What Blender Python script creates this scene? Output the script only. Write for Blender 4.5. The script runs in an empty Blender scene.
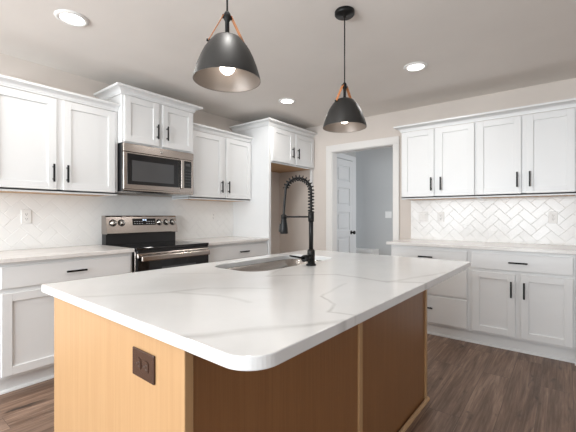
import bpy, bmesh, math, random
from mathutils import Vector, Matrix
C = bpy.context.scene.collection
SC = bpy.context.scene
PI = math.pi
random.seed(7)

# ------------------------------------------------------------------ camera
cd = bpy.data.cameras.new('camera'); cam = bpy.data.objects.new('camera', cd); C.objects.link(cam)
cam.location = (3.512, -4.246, 1.198)
cam.rotation_euler = (PI/2, 0, math.radians(38.189))
cd.sensor_width = 36.0; cd.lens = 350.84*36/576; cd.shift_y = -0.9/576; cd.clip_start = 0.02
SC.camera = cam
# ------------------------------------------------------------------ view
SC.view_settings.view_transform = 'Standard'; SC.view_settings.look = 'None'
SC.view_settings.gamma = 1.0; SC.view_settings.use_curve_mapping = False
SC.view_settings.exposure = 0.2
SC.cycles.max_bounces = 10; SC.cycles.diffuse_bounces = 6; SC.cycles.glossy_bounces = 5
SC.cycles.use_denoising = True; SC.cycles.sample_clamp_indirect = 6.0
SC.cycles.caustics_reflective = False; SC.cycles.caustics_refractive = False
# ------------------------------------------------------------------ world + daylight
w = bpy.data.worlds.new('world'); SC.world = w; w.use_nodes = True
bgn = w.node_tree.nodes['Background']; bgn.inputs[0].default_value = (0.80, 0.90, 1.0, 1); bgn.inputs[1].default_value = 1.2
def area(name, loc, direction, sx, sy, power, color):
    ld = bpy.data.lights.new(name, 'AREA'); ld.shape = 'RECTANGLE'; ld.size = sx; ld.size_y = sy
    ld.energy = power; ld.color = color
    o = bpy.data.objects.new(name, ld); C.objects.link(o); o.location = loc
    o.rotation_euler = Vector(direction).to_track_quat('-Z', 'Y').to_euler()
    return o
# daylight at unseen windows behind the camera, aimed up to brighten the ceiling
for i, x in enumerate((0.95, 2.75)):
    area('window_daylight', (x, -7.15, 1.35), (0, 1, 0.44), 1.5, 1.9, 108, (0.90, 0.96, 1.0))
area('added_patio_fill', (7.42, -4.6, 1.2), (-1, 0, 0), 2.6, 2.1, 22, (0.90, 0.96, 1.0))  # added fill at an unseen patio opening, brightens left cabinets and tile
area('hall_daylight', (3.35, 0.9, 1.35), (-1, 0, 0), 1.2, 1.8, 20, (0.88, 0.945, 1.0))

# ------------------------------------------------------------------ materials
def srgb(r, g, b):
    f = lambda c: (c/255/12.92) if c/255 <= 0.04045 else ((c/255+0.055)/1.055)**2.4
    return (f(r), f(g), f(b), 1)
def newmat(name):
    m = bpy.data.materials.new(name); m.use_nodes = True
    nt = m.node_tree; b = nt.nodes['Principled BSDF']
    return m, nt, b
def nd(nt, t, **kw):
    n = nt.nodes.new(t)
    for k, v in kw.items(): setattr(n, k, v)
    return n
def math_n(nt, op, a, b=None, c=None, clamp=False):
    n = nd(nt, 'ShaderNodeMath', operation=op); n.use_clamp = clamp
    for i, v in enumerate((a, b, c)):
        if v is None: continue
        if isinstance(v, (int, float)): n.inputs[i].default_value = v
        else: nt.links.new(v, n.inputs[i])
    return n.outputs[0]
def ramp(nt, fac, stops):
    r = nd(nt, 'ShaderNodeValToRGB'); nt.links.new(fac, r.inputs[0])
    e = r.color_ramp.elements
    while len(e) < len(stops): e.new(0.5)
    for i, (p_, c_) in enumerate(stops): e[i].position = p_; e[i].color = c_
    return r.outputs[0]
def mixc(nt, fac, a, b, mode='MIX'):
    n = nd(nt, 'ShaderNodeMix', data_type='RGBA', blend_type=mode)
    for i, v in ((0, fac), (6, a), (7, b)):
        if isinstance(v, (int, float)): n.inputs[i].default_value = v
        elif isinstance(v, tuple): n.inputs[i].default_value = v
        else: nt.links.new(v, n.inputs[i])
    return n.outputs[2]
def coords(nt, scale=(1, 1, 1), rot=(0, 0, 0), loc=(0, 0, 0)):
    t = nd(nt, 'ShaderNodeTexCoord'); mp = nd(nt, 'ShaderNodeMapping')
    nt.links.new(t.outputs['Object'], mp.inputs[0])
    mp.inputs['Scale'].default_value = scale; mp.inputs['Rotation'].default_value = rot; mp.inputs['Location'].default_value = loc
    return mp.outputs[0]
def noise(nt, vec, scale, detail=3, rough=0.5, dist=0.0):
    n = nd(nt, 'ShaderNodeTexNoise'); nt.links.new(vec, n.inputs['Vector'])
    n.inputs['Scale'].default_value = scale; n.inputs['Detail'].default_value = detail
    n.inputs['Roughness'].default_value = rough; n.inputs['Distortion'].default_value = dist
    return n.outputs['Fac']
def bump(nt, b, h, strength, distance=0.002):
    n = nd(nt, 'ShaderNodeBump'); n.inputs['Strength'].default_value = strength; n.inputs['Distance'].default_value = distance
    nt.links.new(h, n.inputs['Height']); nt.links.new(n.outputs[0], b.inputs['Normal'])
def paint(name, col, rough=0.5, var=0.03, bmp=0.0, bscale=300):
    m, nt, b = newmat(name)
    v = coords(nt); f = noise(nt, v, 2.5, 3)
    dark = tuple(c*(1-var) for c in col[:3])+(1,); light = tuple(min(1, c*(1+var)) for c in col[:3])+(1,)
    nt.links.new(ramp(nt, f, [(0.3, dark), (0.7, light)]), b.inputs['Base Color'])
    b.inputs['Roughness'].default_value = rough
    if bmp: bump(nt, b, noise(nt, v, bscale, 2), bmp, 0.001)
    return m
def metal(name, col, rough, metallic=1.0, brushed=None):
    m, nt, b = newmat(name)
    b.inputs['Base Color'].default_value = col; b.inputs['Metallic'].default_value = metallic
    v = coords(nt, scale=brushed or (40, 40, 40)); f = noise(nt, v, 6, 3)
    r = nd(nt, 'ShaderNodeMapRange'); nt.links.new(f, r.inputs[0])
    r.inputs[3].default_value = rough*0.8; r.inputs[4].default_value = rough*1.2
    nt.links.new(r.outputs[0], b.inputs['Roughness'])
    return m
def glow(name, col, strength):
    m, nt, b = newmat(name)
    b.inputs['Base Color'].default_value = col; b.inputs['Emission Color'].default_value = col
    b.inputs['Emission Strength'].default_value = strength
    return m
def wood(name, a, bcol, dark, grain_axis='z', rough=0.38, fine=1.0):
    m, nt, b = newmat(name)
    s = {'z': (26*fine, 26*fine, 1.3), 'y': (26*fine, 1.3, 26*fine), 'x': (1.3, 26*fine, 26*fine)}[grain_axis]
    v = coords(nt, scale=s)
    f = noise(nt, v, 1.0, 6, 0.6, 0.4)
    f2 = noise(nt, coords(nt, scale=tuple(k*5 if k > 2 else k*2 for k in s)), 1.0, 3, 0.6)
    base = ramp(nt, f, [(0.25, a), (0.75, bcol)])
    k = math_n(nt, 'MULTIPLY', ramp(nt, f2, [(0.35, (1, 1, 1, 1)), (0.6, (0, 0, 0, 1))]), 0.35)
    nt.links.new(mixc(nt, k, base, dark), b.inputs['Base Color'])
    b.inputs['Roughness'].default_value = rough
    bump(nt, b, f2, 0.08, 0.0006)
    return m
def seg_veins(nt, segs, origin):
    """grey veins: soft lines along noise-warped segments (world XY, origin of the slab taken off)"""
    t = nd(nt, 'ShaderNodeTexCoord')
    n = nd(nt, 'ShaderNodeTexNoise'); nt.links.new(t.outputs['Object'], n.inputs['Vector'])
    n.inputs['Scale'].default_value = 5.0; n.inputs['Detail'].default_value = 5
    sub = nd(nt, 'ShaderNodeVectorMath', operation='SUBTRACT'); nt.links.new(n.outputs['Color'], sub.inputs[0]); sub.inputs[1].default_value = (.5, .5, .5)
    sc_ = nd(nt, 'ShaderNodeVectorMath', operation='SCALE'); nt.links.new(sub.outputs[0], sc_.inputs[0]); sc_.inputs['Scale'].default_value = 0.055
    ad = nd(nt, 'ShaderNodeVectorMath', operation='ADD'); nt.links.new(t.outputs['Object'], ad.inputs[0]); nt.links.new(sc_.outputs[0], ad.inputs[1])
    fl = nd(nt, 'ShaderNodeVectorMath', operation='MULTIPLY'); nt.links.new(ad.outputs[0], fl.inputs[0]); fl.inputs[1].default_value = (1, 1, 0)
    total = None
    for (x0, y0, x1, y1, wd, st) in segs:
        A = Vector((x0-origin[0], y0-origin[1], 0)); B = Vector((x1-origin[0], y1-origin[1], 0)); D = B-A; L = D.length; D.normalize()
        s1 = nd(nt, 'ShaderNodeVectorMath', operation='SUBTRACT'); nt.links.new(fl.outputs[0], s1.inputs[0]); s1.inputs[1].default_value = A
        dt = nd(nt, 'ShaderNodeVectorMath', operation='DOT_PRODUCT'); nt.links.new(s1.outputs[0], dt.inputs[0]); dt.inputs[1].default_value = D
        h = math_n(nt, 'MINIMUM', math_n(nt, 'MAXIMUM', dt.outputs['Value'], 0.0), L)
        pr = nd(nt, 'ShaderNodeVectorMath', operation='SCALE'); pr.inputs[0].default_value = D; nt.links.new(h, pr.inputs['Scale'])
        ds = nd(nt, 'ShaderNodeVectorMath', operation='DISTANCE'); nt.links.new(s1.outputs[0], ds.inputs[0]); nt.links.new(pr.outputs[0], ds.inputs[1])
        q = math_n(nt, 'SUBTRACT', 1.0, math_n(nt, 'DIVIDE', ds.outputs['Value'], wd*1.25), clamp=True)
        q = math_n(nt, 'MULTIPLY', q, st)
        total = q if total is None else math_n(nt, 'MAXIMUM', total, q)
    return total
SLAB_O = (2.44, -2.81)
VEINS = [(2.20, -3.74, 2.39, -3.50, .016, .35), (2.39, -3.50, 2.42, -3.37, .016, .5), (2.42, -3.37, 2.62, -3.22, .014, .4), (2.39, -3.50, 2.56, -3.42, .014, .45),
         (2.56, -3.42, 2.72, -3.42, .014, .3), (2.82, -3.76, 2.96, -3.56, .022, .6), (2.96, -3.56, 3.06, -3.40, .016, .5), (2.43, -3.02, 2.66, -2.78, .013, .5),
         (2.66, -2.78, 2.90, -2.80, .016, .55), (2.90, -2.80, 3.05, -2.72, .018, .6), (2.92, -2.81, 3.04, -2.40, .016, .55), (2.85, -3.20, 2.95, -3.27, .007, .6),
         (2.95, -3.27, 2.98, -3.36, .007, .6), (2.98, -3.36, 3.05, -3.34, .007, .5), (2.15, -2.40, 2.43, -3.02, .012, .35), (2.85, -3.20, 2.80, -2.95, .008, .3),
         (2.00, -3.30, 2.20, -3.10, .012, .3)]
def quartz_island():
    m, nt, b = newmat('island_quartz')
    v = coords(nt); f = noise(nt, v, 3, 4, 0.6)
    base = ramp(nt, f, [(0.3, (.665, .665, .66, 1)), (0.7, (.715, .715, .71, 1))])
    tv = seg_veins(nt, VEINS, SLAB_O)
    brk = ramp(nt, noise(nt, v, 9, 3), [(0.3, (.55, .55, .55, 1)), (0.6, (1, 1, 1, 1))])
    nt.links.new(mixc(nt, math_n(nt, 'MULTIPLY', math_n(nt, 'MULTIPLY', tv, brk), 1.15), base, (.40, .39, .38, 1)), b.inputs['Base Color'])
    b.inputs['Roughness'].default_value = 0.16; b.inputs['Specular IOR Level'].default_value = 0.5
    return m
def quartz_wall():
    m, nt, b = newmat('counter_quartz')
    v = coords(nt); f = noise(nt, v, 3, 4, 0.6)
    base = ramp(nt, f, [(0.3, (.68, .655, .635, 1)), (0.7, (.76, .74, .72, 1))])
    n2 = noise(nt, v, 2.2, 5, 0.55, 1.2)
    tv = ramp(nt, math_n(nt, 'ABSOLUTE', math_n(nt, 'SUBTRACT', n2, 0.5)), [(0.0, (.4, .4, .4, 1)), (0.025, (0, 0, 0, 1))])
    nt.links.new(mixc(nt, math_n(nt, 'MULTIPLY', tv, .4), base, (.45, .41, .38, 1)), b.inputs['Base Color'])
    b.inputs['Roughness'].default_value = 0.2
    return m
def plank_floor():
    m, nt, b = newmat('vinyl_plank_floor')
    v = coords(nt, rot=(0, 0, PI/2))
    br = nd(nt, 'ShaderNodeTexBrick'); nt.links.new(v, br.inputs['Vector'])
    br.offset = 0.37; br.inputs['Scale'].default_value = 1.0
    br.inputs['Color1'].default_value = (0, 0, 0, 1); br.inputs['Color2'].default_value = (1, 1, 1, 1); br.inputs['Mortar'].default_value = (.5, .5, .5, 1)
    br.inputs['Mortar Size'].default_value = 0.0012; br.inputs['Mortar Smooth'].default_value = 0.0
    br.inputs['Brick Width'].default_value = 1.22; br.inputs['Row Height'].default_value = 0.178
    sep = nd(nt, 'ShaderNodeSeparateColor'); nt.links.new(br.outputs['Color'], sep.inputs[0])
    # a different stretch of grain for every plank
    cmb = nd(nt, 'ShaderNodeCombineXYZ'); nt.links.new(math_n(nt, 'MULTIPLY', sep.outputs[0], 37.0), cmb.inputs[0]); nt.links.new(math_n(nt, 'MULTIPLY', sep.outputs[0], 11.0), cmb.inputs[1])
    av = nd(nt, 'ShaderNodeVectorMath', operation='ADD'); nt.links.new(coords(nt), av.inputs[0]); nt.links.new(cmb.outputs[0], av.inputs[1])
    def st(s):
        mp = nd(nt, 'ShaderNodeMapping'); nt.links.new(av.outputs[0], mp.inputs[0]); mp.inputs['Scale'].default_value = s; return mp.outputs[0]
    g1 = noise(nt, st((10, .85, 1)), 1.0, 6, 0.68, 0.9)
    g2 = noise(nt, st((70, 2.6, 1)), 1.0, 4, 0.62, 0.3)
    kn = noise(nt, st((9, 3.2, 1)), 1.0, 4, 0.55, 0.5)
    fine = math_n(nt, 'MULTIPLY_ADD', g2, 0.40, math_n(nt, 'MULTIPLY', g1, 0.70))
    tone = math_n(nt, 'ADD', fine, math_n(nt, 'MULTIPLY', math_n(nt, 'SUBTRACT', sep.outputs[0], 0.5), 0.06))
    col = ramp(nt, tone, [(0.30, (.042, .023, .015, 1)), (0.46, (.115, .066, .042, 1)), (0.58, (.205, .130, .090, 1)), (0.72, (.36, .245, .18, 1))])
    kk = ramp(nt, kn, [(0.61, (0, 0, 0, 1)), (0.70, (1, 1, 1, 1))])
    col = mixc(nt, math_n(nt, 'MULTIPLY', kk, 0.85), col, (.03, .018, .013, 1))
    col = mixc(nt, math_n(nt, 'MULTIPLY', br.outputs['Fac'], 0.7), col, (.03, .02, .015, 1))
    nt.links.new(col, b.inputs['Base Color'])
    b.inputs['Roughness'].default_value = 0.42
    bump(nt, b, g2, 0.12, 0.001)
    return m
M = {}
M['wall'] = paint('beige_wall_paint', (.65, .59, .54, 1), 0.75, 0.02, 0.15)
M['ceiling'] = paint('ceiling_paint', (.79, .75, .71, 1), 0.85, 0.02, 0.25, 180)
M['hallwall'] = paint('hall_wall_paint', (.47, .47, .465, 1), 0.75, 0.02)
M['white'] = paint('cabinet_white_paint', (.725, .73, .73, 1), 0.36, 0.012)
M['trim'] = paint('white_trim_paint', (.74, .72, .695, 1), 0.4, 0.012)
M['door'] = paint('white_door_paint', (.70, .71, .72, 1), 0.4, 0.012)
M['plastic'] = paint('white_plastic', (.80, .79, .77, 1), 0.35, 0.01)
M['slot'] = paint('dark_slot', (.05, .05, .05, 1), 0.5)
M['black'] = metal('matte_black_metal', (.009, .009, .009, 1), 0.36, 0.2)
M['black'].node_tree.nodes['Principled BSDF'].inputs['Specular IOR Level'].default_value = 0.25
M['blackglass'] = paint('black_glass', (.008, .008, .009, 1), 0.06, 0.02)
M['greyglass'] = paint('smoked_glass', (.07, .07, .072, 1), 0.08, 0.05)
M['blackplastic'] = paint('black_enamel', (.012, .012, .013, 1), 0.3, 0.05)
M['steel'] = metal('brushed_stainless', (.46, .41, .375, 1), 0.24, 1.0, (2, 2, 300))
M['sink'] = metal('sink_stainless', (.40, .375, .35, 1), 0.24, 1.0, (60, 60, 60))
M['chrome'] = metal('polished_steel', (.75, .73, .70, 1), 0.12)
M['shade_out'] = metal('charcoal_shade', (.022, .021, .020, 1), 0.48, 0.2)
M['shade_in'] = metal('shade_inner', (.25, .215, .19, 1), 0.45, 0.6)
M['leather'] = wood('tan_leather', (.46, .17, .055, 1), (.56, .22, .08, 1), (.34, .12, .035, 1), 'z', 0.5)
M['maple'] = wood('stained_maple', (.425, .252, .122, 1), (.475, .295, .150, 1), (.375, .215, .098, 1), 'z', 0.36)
M['maple_back'] = wood('maple_back_dark', (.225, .103, .040, 1), (.275, .130, .052, 1), (.18, .078, .028, 1), 'z', 0.36)  # same maple grain in a darker brown, for the back panels
M['maple_raw'] = wood('unfinished_wood', (.50, .30, .15, 1), (.62, .40, .22, 1), (.40, .22, .10, 1), 'y', 0.5)
M['bronze'] = paint('brown_plastic', (.055, .028, .019, 1), 0.2, 0.05)
M['tile'] = paint('glazed_white_tile', (.83, .825, .81, 1), 0.22, 0.02)
M['grout'] = paint('pale_grout', (.74, .735, .72, 1), 0.7)
M['floor'] = plank_floor()
M['quartz'] = quartz_island()
M['quartz2'] = quartz_wall()
M['bulb'] = glow('lit_bulb', (1.0, .92, .82, 1), 9.0)
M['lens'] = glow('lit_downlight', (1.0, .97, .93, 1), 6.0)
M['digits'] = glow('display_digits', (.65, .8, 1.0, 1), 1.2)
M['mark'] = paint('white_print', (.6, .6, .6, 1), 0.4)

# ------------------------------------------------------------------ mesh helpers
class MB:
    """collects shapes in world coordinates, then becomes ONE mesh object"""
    def __init__(s): s.bm = bmesh.new()
    def _merge(s, t, mi=0):
        for f in t.faces: f.material_index = mi
        me = bpy.data.meshes.new('tmp'); t.to_mesh(me); t.free(); s.bm.from_mesh(me); bpy.data.meshes.remove(me)
    def box(s, x0, x1, y0, y1, z0, z1, bev=0.0, seg=1, mi=0, mat=None):
        t = bmesh.new(); bmesh.ops.create_cube(t, size=1.0)
        for v in t.verts: v.co = Vector(((x0+x1)/2+v.co.x*abs(x1-x0), (y0+y1)/2+v.co.y*abs(y1-y0), (z0+z1)/2+v.co.z*abs(z1-z0)))
        if bev: bmesh.ops.bevel(t, geom=list(t.edges), offset=bev, segments=seg, affect='EDGES', profile=0.5)
        if mat is not None: bmesh.ops.transform(t, matrix=mat, verts=t.verts)
        s._merge(t, mi); return s
    def prism(s, pts, axis, a0, a1, mi=0):
        """2-D outline (pts) extruded along axis from a0 to a1. axis x: pts=(y,z); y: pts=(x,z); z: pts=(x,y)"""
        t = bmesh.new()
        mk = {'x': lambda p, a: (a, p[0], p[1]), 'y': lambda p, a: (p[0], a, p[1]), 'z': lambda p, a: (p[0], p[1], a)}[axis]
        A = [t.verts.new(mk(p, a0)) for p in pts]; B = [t.verts.new(mk(p, a1)) for p in pts]
        n = len(pts)
        t.faces.new(A); t.faces.new(B[::-1])
        for i in range(n): t.faces.new((A[i], B[i], B[(i+1) % n], A[(i+1) % n]))
        bmesh.ops.recalc_face_normals(t, faces=t.faces)
        s._merge(t, mi); return s
    def lathe(s, prof, cx, cy, cz, seg=32, mat=None, mi=0, close=False):
        t = bmesh.new(); rings = []
        for (r, z) in prof:
            if r < 1e-6: rings.append([t.verts.new((0, 0, z))])
            else: rings.append([t.verts.new((r*math.cos(2*PI*k/seg), r*math.sin(2*PI*k/seg), z)) for k in range(seg)])
        prs = list(zip(rings, rings[1:]))
        if close: prs.append((rings[-1], rings[0]))
        for a, b in prs:
            for k in range(seg):
                k2 = (k+1) % seg
                if len(a) == 1 and len(b) == 1: continue
                if len(a) == 1: t.faces.new((a[0], b[k], b[k2]))
                elif len(b) == 1: t.faces.new((a[k], a[k2], b[0]))
                else: t.faces.new((a[k], a[k2], b[k2], b[k]))
        bmesh.ops.recalc_face_normals(t, faces=t.faces)
        m = Matrix.Translation((cx, cy, cz)) @ (mat if mat is not None else Matrix())
        bmesh.ops.transform(t, matrix=m, verts=t.verts)
        for f in t.faces: f.smooth = True
        s._merge(t, mi); return s
    def tube(s, path, r, seg=10, mi=0):
        """round tube along a path of points; r a number or one per point"""
        t = bmesh.new(); P = [Vector(p) for p in path]; n = len(P); rs = r if isinstance(r, (list, tuple)) else [r]*n
        up = None; rings = []
        for i in range(n):
            d = (P[min(i+1, n-1)]-P[max(i-1, 0)]).normalized()
            if up is None: up = Vector((0, 0, 1)) if abs(d.z) < 0.9 else Vector((1, 0, 0))
            up = (up-d*up.dot(d)).normalized(); sd = d.cross(up)
            rings.append([t.verts.new(P[i]+rs[i]*(math.cos(2*PI*k/seg)*up+math.sin(2*PI*k/seg)*sd)) for k in range(seg)])
        for a, b in zip(rings, rings[1:]):
            for k in range(seg): t.faces.new((a[k], a[(k+1) % seg], b[(k+1) % seg], b[k]))
        t.faces.new(rings[0]); t.faces.new(rings[-1])
        bmesh.ops.recalc_face_normals(t, faces=t.faces)
        for f in t.faces: f.smooth = len(f.verts) == 4
        s._merge(t, mi); return s
    def build(s, name, mat, parent=None, smooth=False):
        off = parent_loc(parent)
        bmesh.ops.translate(s.bm, vec=-off, verts=s.bm.verts)
        me = bpy.data.meshes.new(name); s.bm.to_mesh(me); s.bm.free()
        for m in (mat if isinstance(mat, (list, tuple)) else [mat]): me.materials.append(M[m])
        if smooth:
            for p in me.polygons: p.use_smooth = True
        o = bpy.data.objects.new(name, me); C.objects.link(o)
        if parent is not None: o.parent = parent
        return o
def parent_loc(p):
    v = Vector((0, 0, 0))
    while p is not None: v += p.location; p = p.parent
    return v
def tag(o, label, cat, group=None, kind=None):
    if label: o['label'] = label
    if cat: o['category'] = cat
    if group: o['group'] = group
    if kind: o['kind'] = kind
    return o
def thing(name, label, cat, loc, group=None):
    o = bpy.data.objects.new(name, None); C.objects.link(o); o.location = loc; o.empty_display_size = 0.1
    return tag(o, label, cat, group)
def single(mb, name, mat, label, cat, loc, group=None):
    """a thing that is one mesh with its origin at loc"""
    bmesh.ops.translate(mb.bm, vec=-Vector(loc), verts=mb.bm.verts)
    o = mb.build(name, mat); o.location = loc
    return tag(o, label, cat, group)
def struct(mb, name, mat, label=None, cat=None, parent=None):
    o = mb.build(name, mat, parent)
    if parent is None:
        o['kind'] = 'structure'; o['label'] = label; o['category'] = cat
    return o
def copy_tree(o, parent=None):
    c = o.copy(); C.objects.link(c); c.parent = parent
    for ch in [x for x in bpy.data.objects if x.parent == o]: copy_tree(ch, c)
    return c

# the two walls: L = range wall (X=0, faces +X), B = back wall (Y=0, faces -Y). s runs along the wall, t out from it
class Side:
    def __init__(s, k): s.k = k
    def box(s, mb, s0, s1, t0, t1, z0, z1, bev=0.0, mi=0, seg=1):
        if s.k == 'L': mb.box(t0, t1, s0, s1, z0, z1, bev, seg, mi)
        else: mb.box(s0, s1, -t1, -t0, z0, z1, bev, seg, mi)
        return mb
    def p(s, a, t, z): return Vector((t, a, z)) if s.k == 'L' else Vector((a, -t, z))
    def prism(s, mb, pts, s0, s1):   # pts = (t,z)
        if s.k == 'L': mb.prism(pts, 'y', s0, s1)
        else: mb.prism([(-t, z) for t, z in pts], 'x', s0, s1)
        return mb
L, B = Side('L'), Side('B')

def handle(sd, a, z, t, parent, vertical=True, ln=0.140):
    mb = MB(); h = ln/2; k = 0.013*0 + 0.048
    if vertical:
        sd.box(mb, a-.0068, a+.0068, t+.022, t+.034, z-h, z+h, .002)
        for q in (-k, k): sd.box(mb, a-.0045, a+.0045, t, t+.026, z+q-.0045, z+q+.0045)
    else:
        sd.box(mb, a-h, a+h, t+.022, t+.034, z-.0068, z+.0068, .002)
        for q in (-k, k): sd.box(mb, a+q-.0045, a+q+.0045, t, t+.026, z-.0045, z+.0045)
    return mb.build('handle', 'black', parent)
def shaker(sd, s0, s1, z0, z1, t0, parent, hs=None, hz=None, name='door'):
    """shaker door: stiles, rails and a sunken panel, front face at t0+.019"""
    mb = MB(); fw = .057; t1 = t0+.019
    sd.box(mb, s0, s0+fw, t0, t1, z0, z1, .0018); sd.box(mb, s1-fw, s1, t0, t1, z0, z1, .0018)
    sd.box(mb, s0+fw-.001, s1-fw+.001, t0, t1-.0004, z0, z0+fw, .0018); sd.box(mb, s0+fw-.001, s1-fw+.001, t0, t1-.0004, z1-fw, z1, .0018)
    sd.box(mb, s0+fw-.004, s1-fw+.004, t0+.001, t1-.012, z0+fw-.004, z1-fw+.004)
    o = mb.build(name, 'white', parent)
    if hs is not None: handle(sd, hs, hz, t1, o)
    return o
def drawer(sd, s0, s1, z0, z1, t0, parent, hs, hz=None):
    mb = MB(); sd.box(mb, s0, s1, t0, t0+.019, z0, z1, .002)
    o = mb.build('drawer', 'white', parent)
    handle(sd, hs, hz if hz else (z0+z1)/2, t0+.019, o, False)
    return o
def crown(path, normals, prof, parent, name='crown_molding'):
    """profile (out, z) swept along a plan path with mitred corners; normals point outward per segment"""
    t = bmesh.new(); P = [Vector((x, y)) for x, y in path]; N = [Vector(n) for n in normals]
    offs = []
    for i in range(len(P)):
        if i == 0: offs.append(N[0])
        elif i == len(P)-1: offs.append(N[-1])
        else: offs.append(N[i-1]+N[i])
    rings = [[t.verts.new((P[i].x+offs[i].x*o, P[i].y+offs[i].y*o, z)) for (o, z) in prof] for i in range(len(P))]
    n = len(prof)
    for a, b in zip(rings, rings[1:]):
        for k in range(n): t.faces.new((a[k], a[(k+1) % n], b[(k+1) % n], b[k]))
    t.faces.new(rings[0]); t.faces.new(rings[-1][::-1])
    bmesh.ops.recalc_face_normals(t, faces=t.faces)
    mb = MB(); mb._merge(t)
    return mb.build(name, 'white', parent)
def crown_prof(z, h, o):
    pts = [(0.0, z), (.008, z), (.010, z+h*.18)]
    for k in range(7):
        a = k/6*PI/2
        pts.append((.014+(o-.020)*(1-math.cos(a)), z+h*.25+h*.45*math.sin(a)))
    pts += [(o-.002, z+h*.74), (o, z+h*.78), (o, z+h), (0.0, z+h)]
    return pts

# ------------------------------------------------------------------ SETTING
CZ = 2.483
m = MB(); m.box(-.3, 7.5, -7.3, 3.0, -.12, 0); struct(m, 'floor', 'floor', 'dark brown wood plank floor', 'floor')
m = MB(); m.box(-.3, 7.5, -7.3, 3.0, CZ, CZ+.12); struct(m, 'ceiling', 'ceiling', 'greige painted kitchen ceiling', 'ceiling')
m = MB(); m.box(-.12, 0, -7.2, .115, 0, CZ); struct(m, 'wall_left', 'wall', 'beige wall behind the range and fridge alcove', 'wall')
OX0, OX1, OZ = .966, 1.835, 2.072
m = MB(); m.box(0, OX0-.02, 0, .115, 0, CZ); m.box(OX1+.02, 7.5, 0, .115, 0, CZ); m.box(OX0-.02, OX1+.02, 0, .115, OZ+.02, CZ)
struct(m, 'wall_back', 'wall', 'beige wall with the doorway to the hall', 'wall')
# right wall with patio opening added as fill, front wall with unseen windows (behind the camera)
m = MB(); m.box(7.5, 7.62, -7.2, -6.0, 0, CZ); m.box(7.5, 7.62, -3.2, 3.0, 0, CZ); m.box(7.5, 7.62, -6.0, -3.2, 2.3, CZ)
struct(m, 'wall_right', 'wall', 'beige wall on the right of the living area', 'wall')
m = MB(); xs = [-.12, .2, 1.7, 2.0, 3.5, 7.5]
for a, b in ((0, 1), (2, 3), (4, 5)): m.box(xs[a], xs[b], -7.32, -7.2, 0, CZ)
for a, b in ((1, 2), (3, 4)): m.box(xs[a], xs[b], -7.32, -7.2, 0, .35); m.box(xs[a], xs[b], -7.32, -7.2, 2.35, CZ)
struct(m, 'wall_front', 'wall', 'beige wall with tall windows behind the viewer', 'wall')
# hall beyond the doorway
m = MB(); m.box(.75, .900, .115, .815, 0, CZ); struct(m, 'wall_hall_side', 'hallwall', 'grey hall wall carrying the panel door', 'wall')
m = MB(); m.box(-1.0, 3.4, 1.70, 1.82, 0, CZ); struct(m, 'wall_hall_end', 'hallwall', 'blue grey wall at the end of the hall', 'wall')
m = MB(); m.box(.20, .905, 1.42, 1.6995, .545, .59, .004); m.box(.20, .905, 1.44, 1.6995, 0, .5448)
struct(m, 'trim_2', 'trim', 'low white ledge at the end of the hall', 'trim')
# doorway: jamb lining and casing
m = MB(); m.box(OX0-.02, OX0, -.002, .117, 0, OZ); m.box(OX1, OX1+.02, -.002, .117, 0, OZ); m.box(OX0-.02, OX1+.02, -.002, .117, OZ, OZ+.02)
for y0, y1 in ((-.02, -.002), (.117, .133)):
    for a, b in ((OX0-.097, OX0-.006), (OX1+.006, OX1+.085)):
        if y0 > 0 and a < 1: continue
        m.box(a, b, y0, y1, 0, OZ+.006, .003)
    m.box(OX0-.097 if y0 < 0 else OX0-.02, OX1+.085, y0, y1, OZ+.006, OZ+.1, .003)
struct(m, 'trim_1', 'trim', 'white painted casing around the doorway to the hall', 'trim')
# hall door (closed, in the hall's side wall), five sunken panels
XD = .902
m = MB(); dy0, dy1, dz1 = .128, .672, 2.03
m.box(XD, XD+.006, dy0, dy1, .012, dz1)
pz = [.012, .15, .50, .60, .87, .97, 1.24, 1.34, 1.60, 1.70, 1.93, dz1]; st = .085
m.box(XD+.0055, XD+.024, dy0, dy0+st, .012, dz1, .003); m.box(XD+.0055, XD+.024, dy1-st, dy1, .012, dz1, .003)
for k in range(0, 12, 2): m.box(XD+.0055, XD+.0236, dy0+st-.001, dy1-st+.001, pz[k], pz[k+1], .003)
for k in range(1, 11, 2): m.box(XD+.0055, XD+.018, dy0+st+.026, dy1-st-.026, pz[k]+.026, pz[k+1]-.026, .009)
d1 = struct(m, 'door_1', 'door', 'white five panel door seen through the doorway', 'door')
m = MB(); ry = Matrix.Rotation(PI/2, 4, 'Y')
m.lathe([(0, 0), (.031, 0), (.031, .006), (.012, .012), (.011, .035), (.024, .042), (.029, .055), (.024, .068), (0, .072)], XD+.022, dy1-.05, .93, 24, ry)
m.build('door_knob', 'black', d1)
m = MB()
for z in (.28, 1.05, 1.80): m.box(XD+.002, XD+.03, dy0-.008, dy0+.012, z-.045, z+.045, .002)
m.build('hinge', 'black', d1)
m = MB(); m.box(.9005, .922, dy1+.006, dy1+.122, 0, dz1+.01, .003); m.box(.9005, .922, .12, dy1+.122, dz1+.01, dz1+.085, .003)
struct(m, 'trim_3', 'door', 'white casing around the panel door', 'trim')
m = MB(); m.box(-.9, .20, 1.685, 1.70, 0, .13, .003); m.box(.905, 3.4, 1.685, 1.70, 0, .13, .003)
struct(m, 'baseboard_hall', 'trim', 'white baseboard along the hall end wall', 'baseboard')
m = MB(); m.box(3.70, 7.5, -.016, 0, 0, .13, .003); struct(m, 'baseboard_back', 'trim', 'white baseboard along the back wall', 'baseboard')

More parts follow.
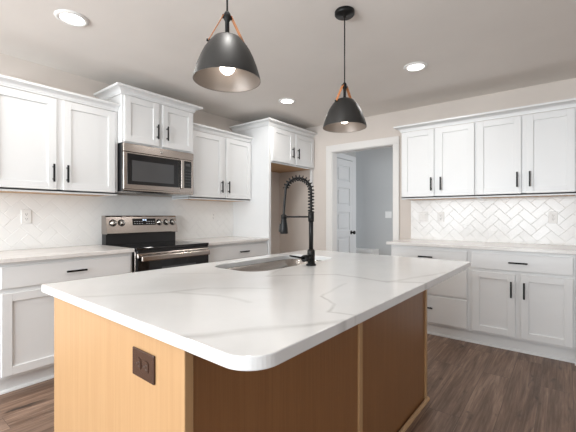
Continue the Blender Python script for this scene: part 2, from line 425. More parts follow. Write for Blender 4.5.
# herringbone backsplashes: every tile its own bevelled face set, one mesh per wall
def backsplash(sd, s0, s1, z0, z1, name, label):
    wd, g, th = .0762, .0017, .0085
    u = wd+g*.5; ang = math.radians(45); ca, sa = math.cos(ang), math.sin(ang)
    t = bmesh.new(); rng = random.Random(3 if sd.k == 'L' else 11)
    n = int((s1-s0+z1-z0)/u)+8
    def tile(i0, j0, wi, hj):
        a0, a1, b0, b1 = i0*u+g/2, (i0+wi)*u-g/2, j0*u+g/2, (j0+hj)*u-g/2
        tx, ty, dz = rng.gauss(0, .006), rng.gauss(0, .006), rng.uniform(-.0003, .0003)
        ca_, cb_ = (a0+a1)/2, (b0+b1)/2; e = .0022
        P = [];
        for ins, dep in ((0, .0060), (0.0006, th-.0008), (e, th)):
            q = []
            for (a, b) in ((a0+ins, b0+ins), (a1-ins, b0+ins), (a1-ins, b1-ins), (a0+ins, b1-ins)):
                s = a*ca-b*sa; z = a*sa+b*ca
                d = dep+(dz+tx*(a-ca_)+ty*(b-cb_) if dep > .0061 else 0)
                q.append((s, z, d))
            P.append(q)
        zs = [q[1]+zc for q in P[0]]; ss = [q[0]+sc for q in P[0]]
        if max(zs) < z0 or min(zs) > z1 or max(ss) < s0 or min(ss) > s1: return
        V = [[t.verts.new(sd.p(q[0]+sc, q[2], q[1]+zc)) for q in R] for R in P]
        for A_, B_ in zip(V, V[1:]):
            for k in range(4): t.faces.new((A_[k], A_[(k+1) % 4], B_[(k+1) % 4], B_[k]))
        t.faces.new(V[2])
    sc, zc = (s0+s1)/2, (z0+z1)/2
    for j in range(-n, n):
        for k in range(-n//4-1, n//4+2):
            tile(j+4*k, j, 2, 1); tile(j+3+4*k, j, 1, 2)
    for co, no in ((sd.p(s0, 0, 0), sd.p(-1, 0, 0)), (sd.p(s1, 0, 0), sd.p(1, 0, 0)), (Vector((0, 0, z0)), Vector((0, 0, -1))), (Vector((0, 0, z1)), Vector((0, 0, 1)))):
        bmesh.ops.bisect_plane(t, geom=t.verts[:]+t.edges[:]+t.faces[:], plane_co=co, plane_no=no, clear_outer=True)
    bmesh.ops.recalc_face_normals(t, faces=t.faces)
    for f in t.faces:   # faces look out from the wall
        if f.normal.dot(sd.p(0, 1, 0)) < 0: f.normal_flip()
    mb = MB(); mb._merge(t, 0); sd.box(mb, s0, s1, 0.0005, .0066, z0, z1, 0, 1)
    o = mb.build(name, ['tile', 'grout']); o['kind'] = 'structure'; o['label'] = label; o['category'] = 'backsplash'
    return o
backsplash(L, -3.63, -.985, .9145, 1.40, 'wall_left_backsplash', 'white herringbone tile backsplash behind the range')
backsplash(B, 2.063, 3.68, .9145, 1.40, 'wall_back_backsplash', 'glossy white herringbone tile backsplash under the right wall cabinets')

# ------------------------------------------------------------------ UPPER CABINETS
UB, UT, UF = 1.374, 2.128, .328
def upper(sd, s0, s1, label, doors, hz=(1.53,), zb=UB, zt=UT, tf=UF, back=.0, side=None):
    c = thing('wall_cabinet', label, 'cabinet', sd.p((s0+s1)/2, 0.0, zb))
    mb = MB(); sd.box(mb, s0, s1, back+.002, tf, zb+.012, zt, .0015); sd.box(mb, s0, s1, tf-.02, tf, zb, zb+.03, .001)
    for a, b in ((s0, s0+.018), (s1-.018, s1)): sd.box(mb, a, b, back+.012, tf-.01, zb, zb+.02)
    mb.build('body', 'white', c)
    mb = MB(); sd.box(mb, s0+.019, s1-.019, back+.014, tf-.021, zb+.0025, zb+.0118); mb.build('underside', 'maple_raw', c)['label'] = 'bare wood underside'
    for (a, b, hs) in doors: shaker(sd, a, b, zb+.025, zt-.008, tf+.0005, c, hs, hz[0])
    return c
cL = upper(L, -3.625, -2.700, 'white two door wall cabinet left of the microwave, lower than the cabinet beside it', [(-3.610, -3.193, -3.218), (-3.145, -2.730, -3.119)])
crown([(.003, -3.625), (UF, -3.625), (UF, -2.701)], [(0, -1), (1, 0)], crown_prof(2.1305, .062, .055), cL)
cS = upper(L, -1.924, -.986, 'white two door wall cabinet between the microwave and the tall fridge surround', [(-1.905, -1.464, -1.489), (-1.409, -.995, -1.384)])
crown([(UF, -1.923), (UF, -.987)], [(1, 0)], crown_prof(2.1305, .062, .055), cS)
# the cabinet above the microwave: deeper and taller
c = thing('wall_cabinet', 'white wall cabinet with two short doors and tall crown, above the microwave', 'cabinet', (0, -2.32, 1.85))
mb = MB(); L.box(mb, -2.698, -1.925, .002, .400, 1.852, 2.286, .0015); mb.build('body', 'white', c)
shaker(L, -2.678, -2.341, 1.865, 2.278, .4005, c, -2.362, 2.000); shaker(L, -2.298, -1.946, 1.865, 2.278, .4005, c, -2.257, 2.000)
crown([(.003, -2.698), (.400, -2.698), (.400, -1.925), (.003, -1.925)], [(0, -1), (1, 0), (0, 1)], crown_prof(2.2865, .066, .072), c)
# tall fridge surround
c = thing('fridge_surround', 'tall white refrigerator surround with an empty alcove and two doors on top', 'cabinet', (.31, -.487, 0))
mb = MB(); L.box(mb, -.984, -.944, .002, .645, 0.001, 2.31, .0015); L.box(mb, -.042, -.001, .61, .645, 0.001, 1.862, .0015)
L.box(mb, -.944, -.001, .002, .645, 1.868, 2.31, .0015); L.box(mb, -.944, -.001, .625, .645, 1.855, 1.875, .001)
mb.build('body', 'white', c)
mb = MB(); L.box(mb, -.943, -.002, .004, .624, 1.861, 1.8675); mb.build('underside', 'maple_raw', c)['label'] = 'bare wood underside'
shaker(L, -.930, -.508, 1.875, 2.297, .6455, c, -.532, 2.025); shaker(L, -.446, -.012, 1.875, 2.297, .6455, c, -.412, 2.025)
crown([(.003, -.984), (.645, -.984), (.645, -.002)], [(0, -1), (1, 0)], crown_prof(2.3105, .068, .068), c)
# right wall cabinets
cA = upper(B, 2.066, 2.8205, 'white two door wall cabinet on the right wall, nearest the doorway', [(2.080, 2.422, 2.397), (2.449, 2.808, 2.494)])
cB = upper(B, 2.8215, 3.606, 'white two door wall cabinet at the far right of the right wall', [(2.834, 3.199, 3.169), (3.237, 3.588, 3.267)])
o = crown([(2.066, -.003), (2.066, -UF), (3.606, -UF), (3.606, -.003)], [(-1, 0), (0, -1), (1, 0)], crown_prof(2.1305, .064, .068), None)
tag(o, 'white crown moulding running along the top of both right wall cabinets', 'moulding', None, 'thing')

# ------------------------------------------------------------------ BASE CABINETS
BF, ZT = .611, .8825
def base(sd, s0, s1, label, toe):
    c = thing('base_cabinet', label, 'cabinet', sd.p((s0+s1)/2, .3, 0))
    mb = MB(); sd.box(mb, s0, s1, .012, BF, .112, ZT, .0015); mb.build('body', 'white', c)
    mb = MB(); sd.box(mb, s0, s1, .02, toe, .0005, .1118); mb.build('toe_kick', 'white', c)
    mb = MB(); sd.prism(mb, [(toe+.0003, .0005), (toe+.018, .0005), (toe+.017, .008), (toe+.011, .016), (toe+.0003, .019)], s0, s1); mb.build('shoe_molding', 'white', c)
    return c
c = base(L, -3.625, -2.712, 'white base cabinet with one wide drawer, left of the range', .545)
drawer(L, -3.605, -2.735, .712, .855, BF+.0005, c, -3.160)
shaker(L, -3.602, -3.190, .133, .680, BF+.0005, c, -3.222, .600); shaker(L, -3.140, -2.735, .133, .680, BF+.0005, c, -3.108, .600)
c = base(L, -1.930, -.985, 'white base cabinet with one drawer, between the range and the fridge alcove', .545)
drawer(L, -1.912, -.992, .712, .855, BF+.0005, c, -1.405)
shaker(L, -1.912, -1.478, .133, .680, BF+.0005, c, -1.510, .600); shaker(L, -1.428, -.992, .133, .680, BF+.0005, c, -1.396, .600)
c = base(B, 2.058, 2.8195, 'white three drawer base cabinet on the right wall beside the doorway', .572)
drawer(B, 2.070, 2.797, .712, .855, BF+.0005, c, 2.425); drawer(B, 2.070, 2.797, .415, .690, BF+.0005, c, 2.425); drawer(B, 2.070, 2.797, .133, .395, BF+.0005, c, 2.425, .280)
c = base(B, 2.8205, 3.585, 'white base cabinet with one drawer over two doors at the right end', .572)
drawer(B, 2.840, 3.570, .710, .855, BF+.0005, c, 3.200)
shaker(B, 2.845, 3.178, .133, .683, BF+.0005, c, 3.150, .548); shaker(B, 3.220, 3.570, .133, .683, BF+.0005, c, 3.244, .548)
mb = MB(); B.box(mb, 3.5855, 3.660, .012, .625, .0005, ZT, .0015); B.box(mb, 3.580, 3.665, .6255, .642, .0005, .022, .003); mb.build('end_panel', 'white', c)

# worktops
def slab(sd, s0, s1, label, lip=.648):
    mb = MB(); sd.box(mb, s0, s1, .0008, lip, .8835, .9138, .003, 0, 2)
    return single(mb, 'countertop', 'quartz2', label, 'countertop', sd.p((s0+s1)/2, .32, .8835))
slab(L, -3.66, -2.709, 'pale quartz countertop left of the range')
slab(L, -1.934, -.985, 'short pale quartz countertop between the range and the fridge alcove')
slab(B, 2.016, 3.68, 'pale quartz countertop along the right wall')

# ------------------------------------------------------------------ MICROWAVE
y0, y1, zb, zt = -2.690, -1.931, 1.414, 1.851
c = thing('microwave', 'stainless over the range microwave with black window', 'microwave', (.2, (y0+y1)/2, zb))
mb = MB(); mb.box(.012, .384, y0, y1, zb, zt, .002); mb.build('body', 'blackplastic', c)
mb = MB(); mb.box(.385, .415, y0, y1, 1.774, zt, .004); mb.build('vent_panel', 'steel', c)
mb = MB(); mb.lathe([(0, 0), (.012, 0), (.013, .002), (.011, .004), (0, .004)], .415, (y0+y1)/2, 1.812, 24, Matrix.Rotation(PI/2, 4, 'Y')); mb.build('emblem', 'chrome', c)
d = MB(); d.box(.385, .415, y0, -2.106, 1.434, 1.772, .004); d.box(.385, .415, -1.960, y1, 1.434, 1.772, .004); d.box(.385, .415, -2.106, -1.960, 1.434, 1.482, .002); d.box(.385, .415, -2.106, -1.960, 1.758, 1.772, .002)
dr = d.build('door', 'steel', c)
mb = MB(); mb.box(.4153, .4175, y0+.036, -2.112, 1.479, 1.760, .0008); w1 = mb.build('window', 'blackglass', dr)
mb = MB(); mb.box(.4178, .4187, y0+.080, -2.174, 1.510, 1.700, .0003); mb.build('screen', 'greyglass', dr)
mb = MB(); mb.box(.430, .448, -2.106, -2.072, 1.466, 1.764, .006, 2)
for z in (1.50, 1.73): mb.box(.4153, .431, -2.096, -2.082, z-.01, z+.01)
mb.build('handle', 'steel', dr)
mb = MB(); mb.box(.386, .4165, -2.054, -1.962, 1.484, 1.756, .001); kp = mb.build('control_panel', 'blackglass', c)
mb = MB()
for r in range(6):
    for q in range(3): mb.box(.4167, .4172, -2.036+q*.024, -2.022+q*.024, 1.505+r*.030, 1.516+r*.030)
mb.build('buttons', 'greyglass', kp)
mb = MB(); mb.box(.4167, .4172, -2.036, -1.980, 1.706, 1.734); mb.build('display', 'greyglass', kp)
mb = MB(); mb.prism([(.12, 1.4135), (.40, 1.4135), (.412, 1.422), (.412, 1.4335), (.12, 1.4138)], 'y', y0+.004, y1-.004); mb.build('bottom_lip', 'steel', c)
mb = MB(); mb.box(.24, .385, -2.48, -2.16, 1.4100, 1.4132, .001); mb.build('grease_filter', 'slot', c)

# ------------------------------------------------------------------ RANGE
y0, y1 = -2.703, -1.938
c = thing('range', 'stainless electric range with black glass top against the tiled wall', 'range', (.34, (y0+y1)/2, 0))
mb = MB(); mb.box(.025, .640, y0, y1, .07, .895, .002); mb.box(.06, .58, y0+.02, y1-.02, .0005, .07); mb.build('body', 'steel', c)
mb = MB(); mb.box(.10, .672, y0, y1, .8955, .918, .004, 2); ct = mb.build('cooktop', 'blackglass', c)
for (x, y, r) in ((.24, -2.50, .078), (.24, -2.14, .095), (.48, -2.50, .105), (.48, -2.14, .078)):
    mb = MB(); mb.lathe([(r-.002, 0), (r, 0), (r, .0003), (r-.002, .0003)], x, y, .9182, 40, close=True); mb.build('burner_ring', 'greyglass', ct)
mb = MB(); mb.prism([(.016, .896), (.098, .896), (.098, 1.014), (.016, 1.014)], 'y', y0+.004, y1-.004); mb.build('riser', 'blackplastic', c)
mb = MB(); mb.prism([(.016, 1.0145), (.128, 1.0145), (.134, 1.022), (.100, 1.180), (.090, 1.192), (.016, 1.192)], 'y', y0, y1); bg = mb.build('control_panel', 'steel', c)
n = Vector((.158, 0, .034)).normalized()
ang = math.atan2(n.z, n.x)
def on_panel(z): return .134-(z-1.022)*(.034/.158)
tilt = Matrix.Rotation(PI/2-ang, 4, 'Y')
for (yy, lab) in ((-2.640, 1), (-2.556, 1), (-2.150, 1), (-2.066, 1), (-1.990, 1)):
    z = 1.122
    mb = MB(); mb.lathe([(0, .0012), (.0275, .0012), (.0275, .008), (.024, .012), (.0225, .030), (.019, .033), (0, .033)], on_panel(z), yy, z, 28, tilt); k = mb.build('knob', 'chrome', c)
    mb = MB(); mb.lathe([(0, .0003), (.035, .0003), (.035, .0011), (0, .0011)], on_panel(z), yy, z, 32, tilt); mb.build('dial', 'blackplastic', k)
    mb = MB(); mb.box(-.0028, .0028, -.019, .019, .0332, .0355, .0006, mat=Matrix.Translation((on_panel(z), yy, z)) @ tilt @ Matrix.Rotation(.5, 4, 'Z') @ Matrix.Rotation(PI/2, 4, 'Z')); mb.build('pointer', 'blackplastic', k)
zc = 1.129; Mx = Matrix.Translation((on_panel(zc), -2.318, zc)) @ tilt
mb = MB(); mb.box(-.034, .034, -.126, .126, .0004, .003, .0008, mat=Mx); dp = mb.build('display', 'blackglass', bg)
mb = MB()
for q in (-.018, -.008, .006, .016): mb.box(-.026, -.012, q, q+.006, .0032, .0036, mat=Mx)
mb.build('digits', 'digits', dp)
for q in range(9):
    if 3 < q < 5: continue
    for r in (-.006, .016): mb = MB(); mb.box(r, r+.005, -.112+q*.026, -.098+q*.026, .0032, .0035, mat=Mx); mb.build('key_mark', 'mark', dp)
mb = MB(); mb.box(.641, .668, y0+.004, y1-.004, .869, .8952, .003); mb.build('front_rail', 'blackplastic', c)
od = MB(); od.box(.641, .676, y0+.004, y1-.004, .255, .8275, .004); door = od.build('oven_door', 'blackglass', c)
mb = MB(); mb.box(.641, .678, y0+.004, y1-.004, .8285, .868, .004); tr = mb.build('vent_trim', 'steel', c)
for q in range(8):
    mb = MB(); mb.box(.6778, .6786, -2.61+q*.078, -2.565+q*.078, .853, .859); mb.build('vent_slot', 'slot', tr)
mb = MB(); mb.box(.7005, .722, y0+.02, y1-.02, .802, .850, .009, 3)
for yy in (y0+.05, y1-.05): mb.box(.6785, .703, yy-.012, yy+.012, .812, .8265, .002)
mb.build('handle', 'steel', door)
mb = MB(); mb.box(.6763, .6775, -2.47, -2.10, .40, .735, .0004); mb.build('window', 'greyglass', door)
mb = MB(); mb.box(.641, .672, y0+.004, y1-.004, .075, .250, .004); mb.build('storage_drawer', 'steel', c)

# ------------------------------------------------------------------ ISLAND
IX0, IX1, IY0, IY1 = 1.842, 3.056, -3.751, -1.868
BX0, BX1, BY0, BY1 = 1.898, 2.797, -3.722, -1.880
c = thing('kitchen_island', 'stained maple kitchen island under the veined quartz top', 'island', ((BX0+BX1)/2, (BY0+BY1)/2, 0))
mb = MB()      # hollow carcass, open where the sink hangs
mb.box(BX0+.004, BX0+.022, BY0+.030, BY1-.030, .1, ZT); mb.box(BX0+.02, BX1-.03, BY0+.03, BY1-.03, .1, .118)
mb.box(BX0+.07, BX0+.088, BY0+.030, BY1-.030, .0005, .1)
mb.build('body', 'maple', c)
for k in range(3):   # doors on the working side
    a = BY0+.04+k*.58
    shaker_m = MB(); fw = .057
    for (p0, p1, q0, q1, dd) in ((a, a+fw, .13, .865, .019), (a+.56-fw, a+.56, .13, .865, .019), (a+fw, a+.56-fw, .13, .13+fw, .0185), (a+fw, a+.56-fw, .865-fw, .865, .0185), (a+fw, a+.56-fw, .13+fw, .865-fw, .010)):
        shaker_m.box(BX0+.0035-dd, BX0+.0035, p0, p1, q0, q1, .001)
    shaker_m.build('door', 'maple', c)
mb = MB(); mb.box(BX0, BX1, BY0, BY0+.026, .0005, ZT, .0015); mb.build('end_panel', 'maple', c)
mb = MB(); mb.box(BX0, BX1, BY1-.026, BY1, .0005, ZT, .0015); mb.build('end_panel', 'maple', c)
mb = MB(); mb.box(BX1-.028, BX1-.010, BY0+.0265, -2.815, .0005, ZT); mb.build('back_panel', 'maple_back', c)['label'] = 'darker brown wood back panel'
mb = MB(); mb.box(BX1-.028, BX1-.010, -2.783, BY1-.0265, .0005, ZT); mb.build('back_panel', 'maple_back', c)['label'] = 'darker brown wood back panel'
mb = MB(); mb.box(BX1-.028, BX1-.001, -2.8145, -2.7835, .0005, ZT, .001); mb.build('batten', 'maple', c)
mb = MB(); mb.prism([(BX1+.0003, .0005), (BX1+.017, .0005), (BX1+.015, .009), (BX1+.009, .016), (BX1+.0003, .018)], 'y', BY0, BY1); mb.build('shoe_molding', 'maple', c)
# top with the sink cut out
SX0, SX1, SY0, SY1 = 1.950, 2.322, -2.995, -2.205
def rrect(x0, x1, y0, y1, rs, n=8):
    pts = []
    for (cx, cy, a0, r) in ((x1-rs[0], y0+rs[0], -PI/2, rs[0]), (x1-rs[1], y1-rs[1], 0, rs[1]), (x0+rs[2], y1-rs[2], PI/2, rs[2]), (x0+rs[3], y0+rs[3], PI, rs[3])):
        for k in range(n+1): pts.append((cx+r*math.cos(a0+k/n*PI/2), cy+r*math.sin(a0+k/n*PI/2)))
    return pts
def holed_slab(outer, inner, z0, z1, bev):
    t = bmesh.new()
    def loop(pts, z): return [t.verts.new((x, y, z)) for x, y in pts]
    ov, iv = loop(outer, z1), loop(inner, z1)
    eds = [t.edges.new((v[i], v[(i+1) % len(v)])) for v in (ov, iv) for i in range(len(v))]
    bmesh.ops.triangle_fill(t, use_beauty=True, edges=eds)
    r = bmesh.ops.extrude_face_region(t, geom=t.faces[:])
    bmesh.ops.translate(t, vec=(0, 0, z0-z1), verts=[v for v in r['geom'] if isinstance(v, bmesh.types.BMVert)])
    bmesh.ops.recalc_face_normals(t, faces=t.faces)
    t.edges.ensure_lookup_table()
    sharp = [e for e in t.edges if len(e.link_faces) == 2 and e.calc_face_angle(0) > 1.2 and abs(e.verts[0].co.z-e.verts[1].co.z) < 1e-5]
    bmesh.ops.bevel(t, geom=sharp, offset=bev, segments=2, affect='EDGES', profile=0.5)
    for f in t.faces: f.smooth = False
    return t
t = holed_slab(rrect(IX0, IX1, IY0, IY1, (.078, .02, .02, .008), 12), rrect(SX0, SX1, SY0, SY1, (.11, .11, .11, .11), 10), .8835, .914, .003)
mb = MB(); mb._merge(t)
single(mb, 'island_countertop', 'quartz', 'white quartz island countertop with grey veins and one rounded near corner', 'countertop', (SLAB_O[0], SLAB_O[1], .8835))
# undermount sink
def sink():
    c = thing('sink', 'undermount stainless steel sink set in the island top', 'sink', ((SX0+SX1)/2, (SY0+SY1)/2, .66))
    t = bmesh.new(); rings = []
    for (ins, z, r) in ((-.022, .8826, .12), (-.004, .8826, .112), (0, .881, .108), (.006, .80, .102), (.012, .705, .095), (.022, .684, .088), (.045, .672, .07), (.12, .668, .04)):
        rings.append([t.verts.new((x, y, z)) for x, y in rrect(SX0+ins, SX1-ins, SY0+ins, SY1-ins, (r,)*4, 8)])
    for a, b in zip(rings, rings[1:]):
        n = len(a)
        for k in range(n): t.faces.new((a[k], a[(k+1) % n], b[(k+1) % n], b[k]))
    t.faces.new(rings[-1])
    bmesh.ops.recalc_face_normals(t, faces=t.faces)
    for f in t.faces: f.smooth = True
    mb = MB(); mb._merge(t); o = mb.build('bowl', 'sink', c)
    sm = o.modifiers.new('thick', 'SOLIDIFY'); sm.thickness = .0012; sm.offset = 0
    mb = MB(); mb.lathe([(0, 0), (.03, 0), (.034, .002), (.044, .003), (.045, .0), (.045, -.002), (0, -.002)], (SX0+SX1)/2, (SY0+SY1)/2, .6712, 28); mb.build('drain', 'chrome', c)
sink()
# faucet
FX, FY, FZ = 2.385, -2.607, .9142
c = thing('faucet', 'matte black pull down spring faucet behind the island sink', 'faucet', (FX, FY, FZ))
mb = MB(); mb.lathe([(0, 0), (.029, 0), (.029, .005), (.025, .009), (.0215, .012), (.0215, .082), (.019, .088), (.0135, .092), (0, .092)], FX, FY, FZ, 28); mb.build('base', 'black', c)
mb = MB(); mb.tube([(FX, FY, FZ+.09), (FX, FY, FZ+.30)], .0125, 16); mb.lathe([(0, 0), (.0165, 0), (.0165, .055), (0, .055)], FX, FY, FZ+.247, 20); mb.build('post', 'black', c)
lv = MB(); lv.tube([(FX, FY-.018, FZ+.045), (FX, FY-.070, FZ+.045)], .019, 18); hv = lv.build('valve', 'black', c)
mb = MB(); mb.tube([(FX, FY-.068, FZ+.047), (FX-.004, FY-.095, FZ+.052), (FX-.016, FY-.172, FZ+.068)], [.008, .0055, .0045], 12); mb.build('lever', 'black', hv)
# hose: up from the post, over the arc, down to the spray head
DX = Vector((-.88, -.47, 0)).normalized()
RAD = .0735; ZA = FZ+.420
def hose_pt(u):
    """u 0..1 up the post, 1..2 over the arc, 2..3 down to the head"""
    if u <= 1: return Vector((FX, FY, FZ+.30+(ZA-FZ-.30)*u))
    if u <= 2:
        a = (u-1)*PI; return Vector((FX, FY, ZA))+DX*(RAD*(1-math.cos(a)))+Vector((0, 0, RAD*math.sin(a)*1.02))
    s = u-2; return Vector((FX, FY, ZA))+DX*(2*RAD+.010*math.sin(s*PI*.5))+Vector((0, 0, -.145*s))
mb = MB(); mb.tube([hose_pt(k/14) for k in range(0, 43)], .0068, 10); mb.build('hose', 'black', c)
# coil spring around the hose, from the post over the arc
path = []; turns = 19; N = turns*14; U1 = 1.93
lens = [0]; pts = [hose_pt(k/400*U1) for k in range(401)]
for a, b in zip(pts, pts[1:]): lens.append(lens[-1]+(b-a).length)
side = DX.cross(Vector((0, 0, 1)))
j = 0
for k in range(N+1):
    s = lens[-1]*k/N
    while j < 399 and lens[j+1] < s: j += 1
    f = (s-lens[j])/max(1e-9, lens[j+1]-lens[j]); p_ = pts[j].lerp(pts[j+1], f); d_ = (pts[j+1]-pts[j]).normalized()
    nn = side.cross(d_); a = 2*PI*k/14
    path.append(p_+  .0160*(math.cos(a)*nn+math.sin(a)*side))
mb = MB(); mb.tube(path, .0034, 6); mb.build('spring', 'black', c)
hb = hose_pt(3.0)
mb = MB(); mb.lathe([(0, 0), (.020, 0), (.0225, .004), (.0215, .03), (.0165, .075), (.012, .100), (.0095, .112), (0, .112)], hb.x, hb.y, hb.z-.098, 24); sh = mb.build('spray_head', 'black', c)
mb = MB(); q = hb+DX*.021; mb.box(-.006, .006, -.006, .006, -.025, .022, .003, 2, mat=Matrix.Translation((q.x, q.y, hb.z-.063)) @ Matrix.Rotation(math.atan2(DX.y, DX.x), 4, 'Z') @ Matrix.Rotation(-.12, 4, 'Y')); mb.build('spray_button', 'black', sh)
ha = Vector((FX, FY, FZ+.274)); hq = Vector((hb.x, hb.y, FZ+.274))
mb = MB(); mb.tube([ha+DX*.014, hq-DX*.014], .0048, 10); mb.lathe([(.0125, -.011), (.0165, -.011), (.0165, .011), (.0125, .011)], hq.x, hq.y, hq.z, 20, close=True); mb.build('docking_arm', 'black', c)

# ------------------------------------------------------------------ OUTLETS AND SWITCHES
def plate(frame, kind, name, label, cat, group=None, mat='plastic', slot='slot', wide=.070, horiz=False):
    """frame = (origin on the surface, along, up, out); a wall plate with its device faces as parts"""
    o_, a_, u_, n_ = [Vector(v) for v in frame]
    if horiz: a_, u_ = -u_, a_
    R = Matrix((a_, u_, n_)).transposed().to_4x4(); T = Matrix.Translation(o_) @ R
    c = thing(name, label, cat, o_, group)
    mb = MB(); mb.box(-wide/2, wide/2, -.0575, .0575, .0003, .0058, .0022, 2, mat=T); mb.build('cover_plate', mat, c)
    n = max(1, round((wide-.07)/.046)+1)
    for i in range(n):
        cx = (i-(n-1)/2)*.046
        if kind[i] == 'o':
            for s in (-1, 1):
                mb = MB(); pts = [(cx+.0165*math.cos(t_)*1.0, s*.0195+max(-.0125, min(.0125, .0165*math.sin(t_)))) for t_ in [k/24*2*PI for k in range(24)]]
                t = bmesh.new(); A = [t.verts.new((x, y, .0059)) for x, y in pts]; Bv = [t.verts.new((x, y, .0078)) for x, y in pts]
                t.faces.new(A[::-1]); t.faces.new(Bv)
                for k in range(24): t.faces.new((A[k], A[(k+1) % 24], Bv[(k+1) % 24], Bv[k]))
                bmesh.ops.transform(t, matrix=T, verts=t.verts); bmesh.ops.recalc_face_normals(t, faces=t.faces); mb._merge(t)
                rc = mb.build('receptacle', mat, c)
                mb = MB()
                for q in (-.0062, .0062): mb.box(cx+q-.0013, cx+q+.0013, s*.0195-.001, s*.0195+.0075, .0078, .0082, mat=T)
                mb.box(cx-.0022, cx+.0022, s*.0195-.0095, s*.0195-.005, .0078, .0082, mat=T)
                mb.build('slots', slot, rc)
        else:
            mb = MB(); mb.box(cx-.0165, cx+.0165, -.033, .033, .0059, .0068, .0004, mat=T); fr = mb.build('switch_frame', mat, c)
            mb = MB(); mb.box(cx-.0145, cx+.0145, -.031, .031, .0070, .0098, .0015, mat=T @ Matrix.Rotation(.04, 4, 'X')); mb.build('rocker', mat, fr)
    for s in ((-.0425, .0425) if 's' in kind else (0,)):
        for i in range(n): mb = MB(); mb.lathe([(0, .0012), (.0028, .0008), (.003, 0), (0, 0)], 0, 0, 0, 10, T @ Matrix.Translation(((i-(n-1)/2)*.046, s, .0059))); mb.build('screw', mat, c)
    return c
TH = .0092
plate(((TH, -3.303, 1.184), (0, 1, 0), (0, 0, 1), (1, 0, 0)), 'o', 'outlet', 'white outlet on the tile left of the range', 'outlet')
plate(((TH, -1.333, 1.180), (0, 1, 0), (0, 0, 1), (1, 0, 0)), 'o', 'outlet', 'white outlet on the tile between the range and the fridge surround', 'outlet')
plate(((2.205, -TH, 1.175), (1, 0, 0), (0, 0, 1), (0, -1, 0)), 'ss', 'light_switch', 'white double switch plate on the tile nearest the doorway', 'switch', wide=.116)
plate(((2.405, -TH, 1.175), (1, 0, 0), (0, 0, 1), (0, -1, 0)), 'o', 'outlet', 'white outlet beside the double switch plate on the right wall tile', 'outlet')
plate(((3.430, -TH, 1.175), (1, 0, 0), (0, 0, 1), (0, -1, 0)), 'o', 'outlet', 'white outlet on the glossy tile at the far right', 'outlet')
plate(((1.085, 1.6995, 1.205), (1, 0, 0), (0, 0, 1), (0, -1, 0)), 'ss', 'light_switch', 'pale double switch plate on the hall wall through the doorway', 'switch', wide=.116)
island_outlet = plate(((2.607, BY0-.0002, .781), (1, 0, 0), (0, 0, 1), (0, -1, 0)), 'o', 'outlet', 'dark brown outlet set sideways in the island end panel', 'outlet', mat='bronze', slot='slot', wide=.078, horiz=True)

# the island stands about a degree off the walls: turn everything on it together
PIV = Vector((SLAB_O[0], SLAB_O[1], 0)); TURN = Matrix.Rotation(-.0157, 4, 'Z')
for o in bpy.data.objects:
    if o.parent is None and (o.name in ('kitchen_island', 'island_countertop', 'sink', 'faucet') or o == island_outlet):
        o.location = TURN @ (o.location-PIV)+PIV; o.rotation_euler.z = -.0157

# ------------------------------------------------------------------ CEILING LIGHTS
def downlight(x, y, label, first=None):
    if first is None:
        c = thing('ceiling_downlight', label, 'light', (x, y, CZ), 'round recessed ceiling lights')
        mb = MB(); mb.lathe([(.068, -.006), (.076, -.011), (.086, -.011), (.098, -.004), (.100, 0), (.068, 0)], x, y, CZ-.0004, 40, close=True); mb.build('trim_ring', 'plastic', c)
        mb = MB(); mb.lathe([(0, -.006), (.067, -.005), (.067, -.001), (0, -.001)], x, y, CZ-.0004, 40); mb.build('lens', 'lens', c)
        ld = bpy.data.lights.new('downlight_lamp', 'AREA'); ld.shape = 'DISK'; ld.size = .13; ld.energy = 6; ld.color = (1.0, .975, .94)
        lo = bpy.data.objects.new('downlight_lamp', ld); C.objects.link(lo); lo.parent = c; lo.location = (0, 0, -.012)
        return c
    c = copy_tree(first); c.location = (x, y, CZ); c['label'] = label; return c
d0 = downlight(.99, -3.318, 'round recessed ceiling light near the left wall, largest and nearest in view')
downlight(1.065, -1.150, 'round recessed ceiling light over the far left cabinets, between the two pendants', d0)
downlight(2.503, -1.178, 'round recessed ceiling light on the right, near the right wall cabinets', d0)

downlight(2.503, -3.318, 'added unseen recessed ceiling light above the near end of the island', d0)  # unseen downlights added here and below to lift counters and floor
downlight(2.503, -5.40, 'added unseen recessed ceiling light behind the viewer near the windows', d0)
downlight(.99, -5.40, 'added unseen recessed ceiling light behind the viewer near the left wall', d0)
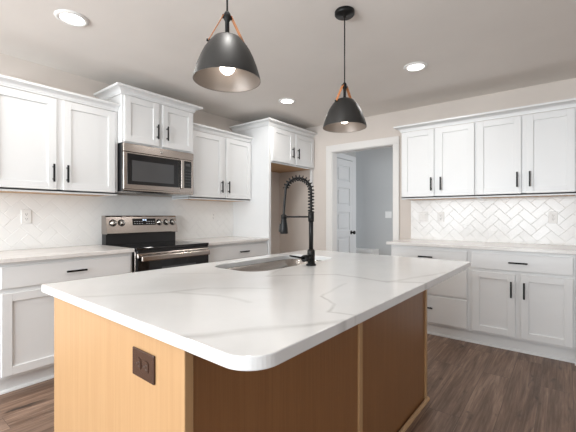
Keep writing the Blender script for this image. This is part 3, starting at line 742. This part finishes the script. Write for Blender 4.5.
# ------------------------------------------------------------------ PENDANTS
def strap_mesh(p0, p1, wdir, w_, th_):
    p0, p1, wdir = Vector(p0), Vector(p1), Vector(wdir).normalized()
    d = (p1-p0).normalized(); n = d.cross(wdir).normalized()
    Lh = (p1-p0).length
    T = Matrix((d, wdir, n)).transposed().to_4x4(); T.translation = (p0+p1)/2
    mb = MB(); mb.box(-Lh/2, Lh/2, -w_/2, w_/2, -th_/2, th_/2, .001, mat=T); return mb
def pendant(x, y, label, ang):
    zr = 1.749
    c = thing('pendant_light', label, 'pendant light', (x, y, CZ), 'pendant lights over the island')
    mb = MB(); mb.lathe([(0, 0), (.060, 0), (.062, -.004), (.062, -.022), (.056, -.028), (.010, -.030), (.008, -.040), (0, -.040)], x, y, CZ-.0004, 36); mb.build('canopy', 'black', c)
    mb = MB(); mb.tube([(x, y, CZ-.038), (x, y, zr+.275)], .0038, 10); mb.build('cord', 'black', c)
    mb = MB(); mb.lathe([(0, .285), (.008, .283), (.0135, .274), (.015, .262), (.0135, .250), (.009, .243), (.009, .190), (.012, .182), (0, .182)], x, y, zr, 20)
    mb.tube([(x-.020*math.cos(ang), y-.020*math.sin(ang), zr+.262), (x+.020*math.cos(ang), y+.020*math.sin(ang), zr+.262)], .0085, 12); mb.build('stem', 'black', c)
    out = [(.030, .1805), (.044, .1775), (.056, .171), (.065, .1605), (.079, .144), (.095, .120), (.1095, .090), (.123, .054), (.133, .020), (.1365, .004), (.1370, 0)]
    inn = [(.1350, 0), (.1345, .004), (.131, .020), (.1205, .053), (.107, .089), (.0925, .1185), (.0765, .142), (.063, .158), (.053, .1685), (.043, .175), (.029, .178)]
    mb = MB(); mb.lathe([(0, .1815)]+out, x, y, zr, 56, mi=0); mb.lathe([(.1370, 0)]+inn+[(0, .179)], x, y, zr, 56, mi=1)
    # the inner skin looks inward
    s = mb.build('shade', ['shade_out', 'shade_in'], c)
    for q in (-1, 1):
        dv = Vector((math.cos(ang)*q, math.sin(ang)*q, 0)); wv = Vector((-math.sin(ang), math.cos(ang), 0))
        sm = strap_mesh(Vector((x, y, zr+.266))+dv*.016, Vector((x, y, zr+.151))+dv*.0775, wv, .020, .0030); so = sm.build('strap', 'leather', c); so['label'] = 'tan leather strap'
        mb = MB(); R = dv.to_track_quat('Z', 'Y').to_matrix().to_4x4(); mb.lathe([(0, .008), (.005, .007), (.0065, .003), (.0065, -.006), (0, -.006)], x+dv.x*.0770, y+dv.y*.0770, zr+.154, 14, R); mb.build('rivet', 'black', so)
    mb = MB(); mb.lathe([(0, .178), (.022, .178), (.022, .118), (.018, .112), (0, .112)], x, y, zr, 20); mb.build('socket', 'black', c)
    mb = MB()
    pr = [(0, 0)]+[(.032*math.sin(a), .032-.032*math.cos(a)) for a in [k/10*2.45 for k in range(1, 11)]]+[(.0135, .068), (.0135, .086), (0, .086)]
    mb.lathe(pr, x, y, zr+.026, 28); mb.build('bulb', 'bulb', c)
    return c
pendant(2.425, -3.268, 'dark bell pendant with leather straps, nearer and larger of the two', math.radians(60))
pendant(2.425, -2.287, 'dark bell pendant with leather straps, farther one whose ceiling canopy shows', math.radians(76))
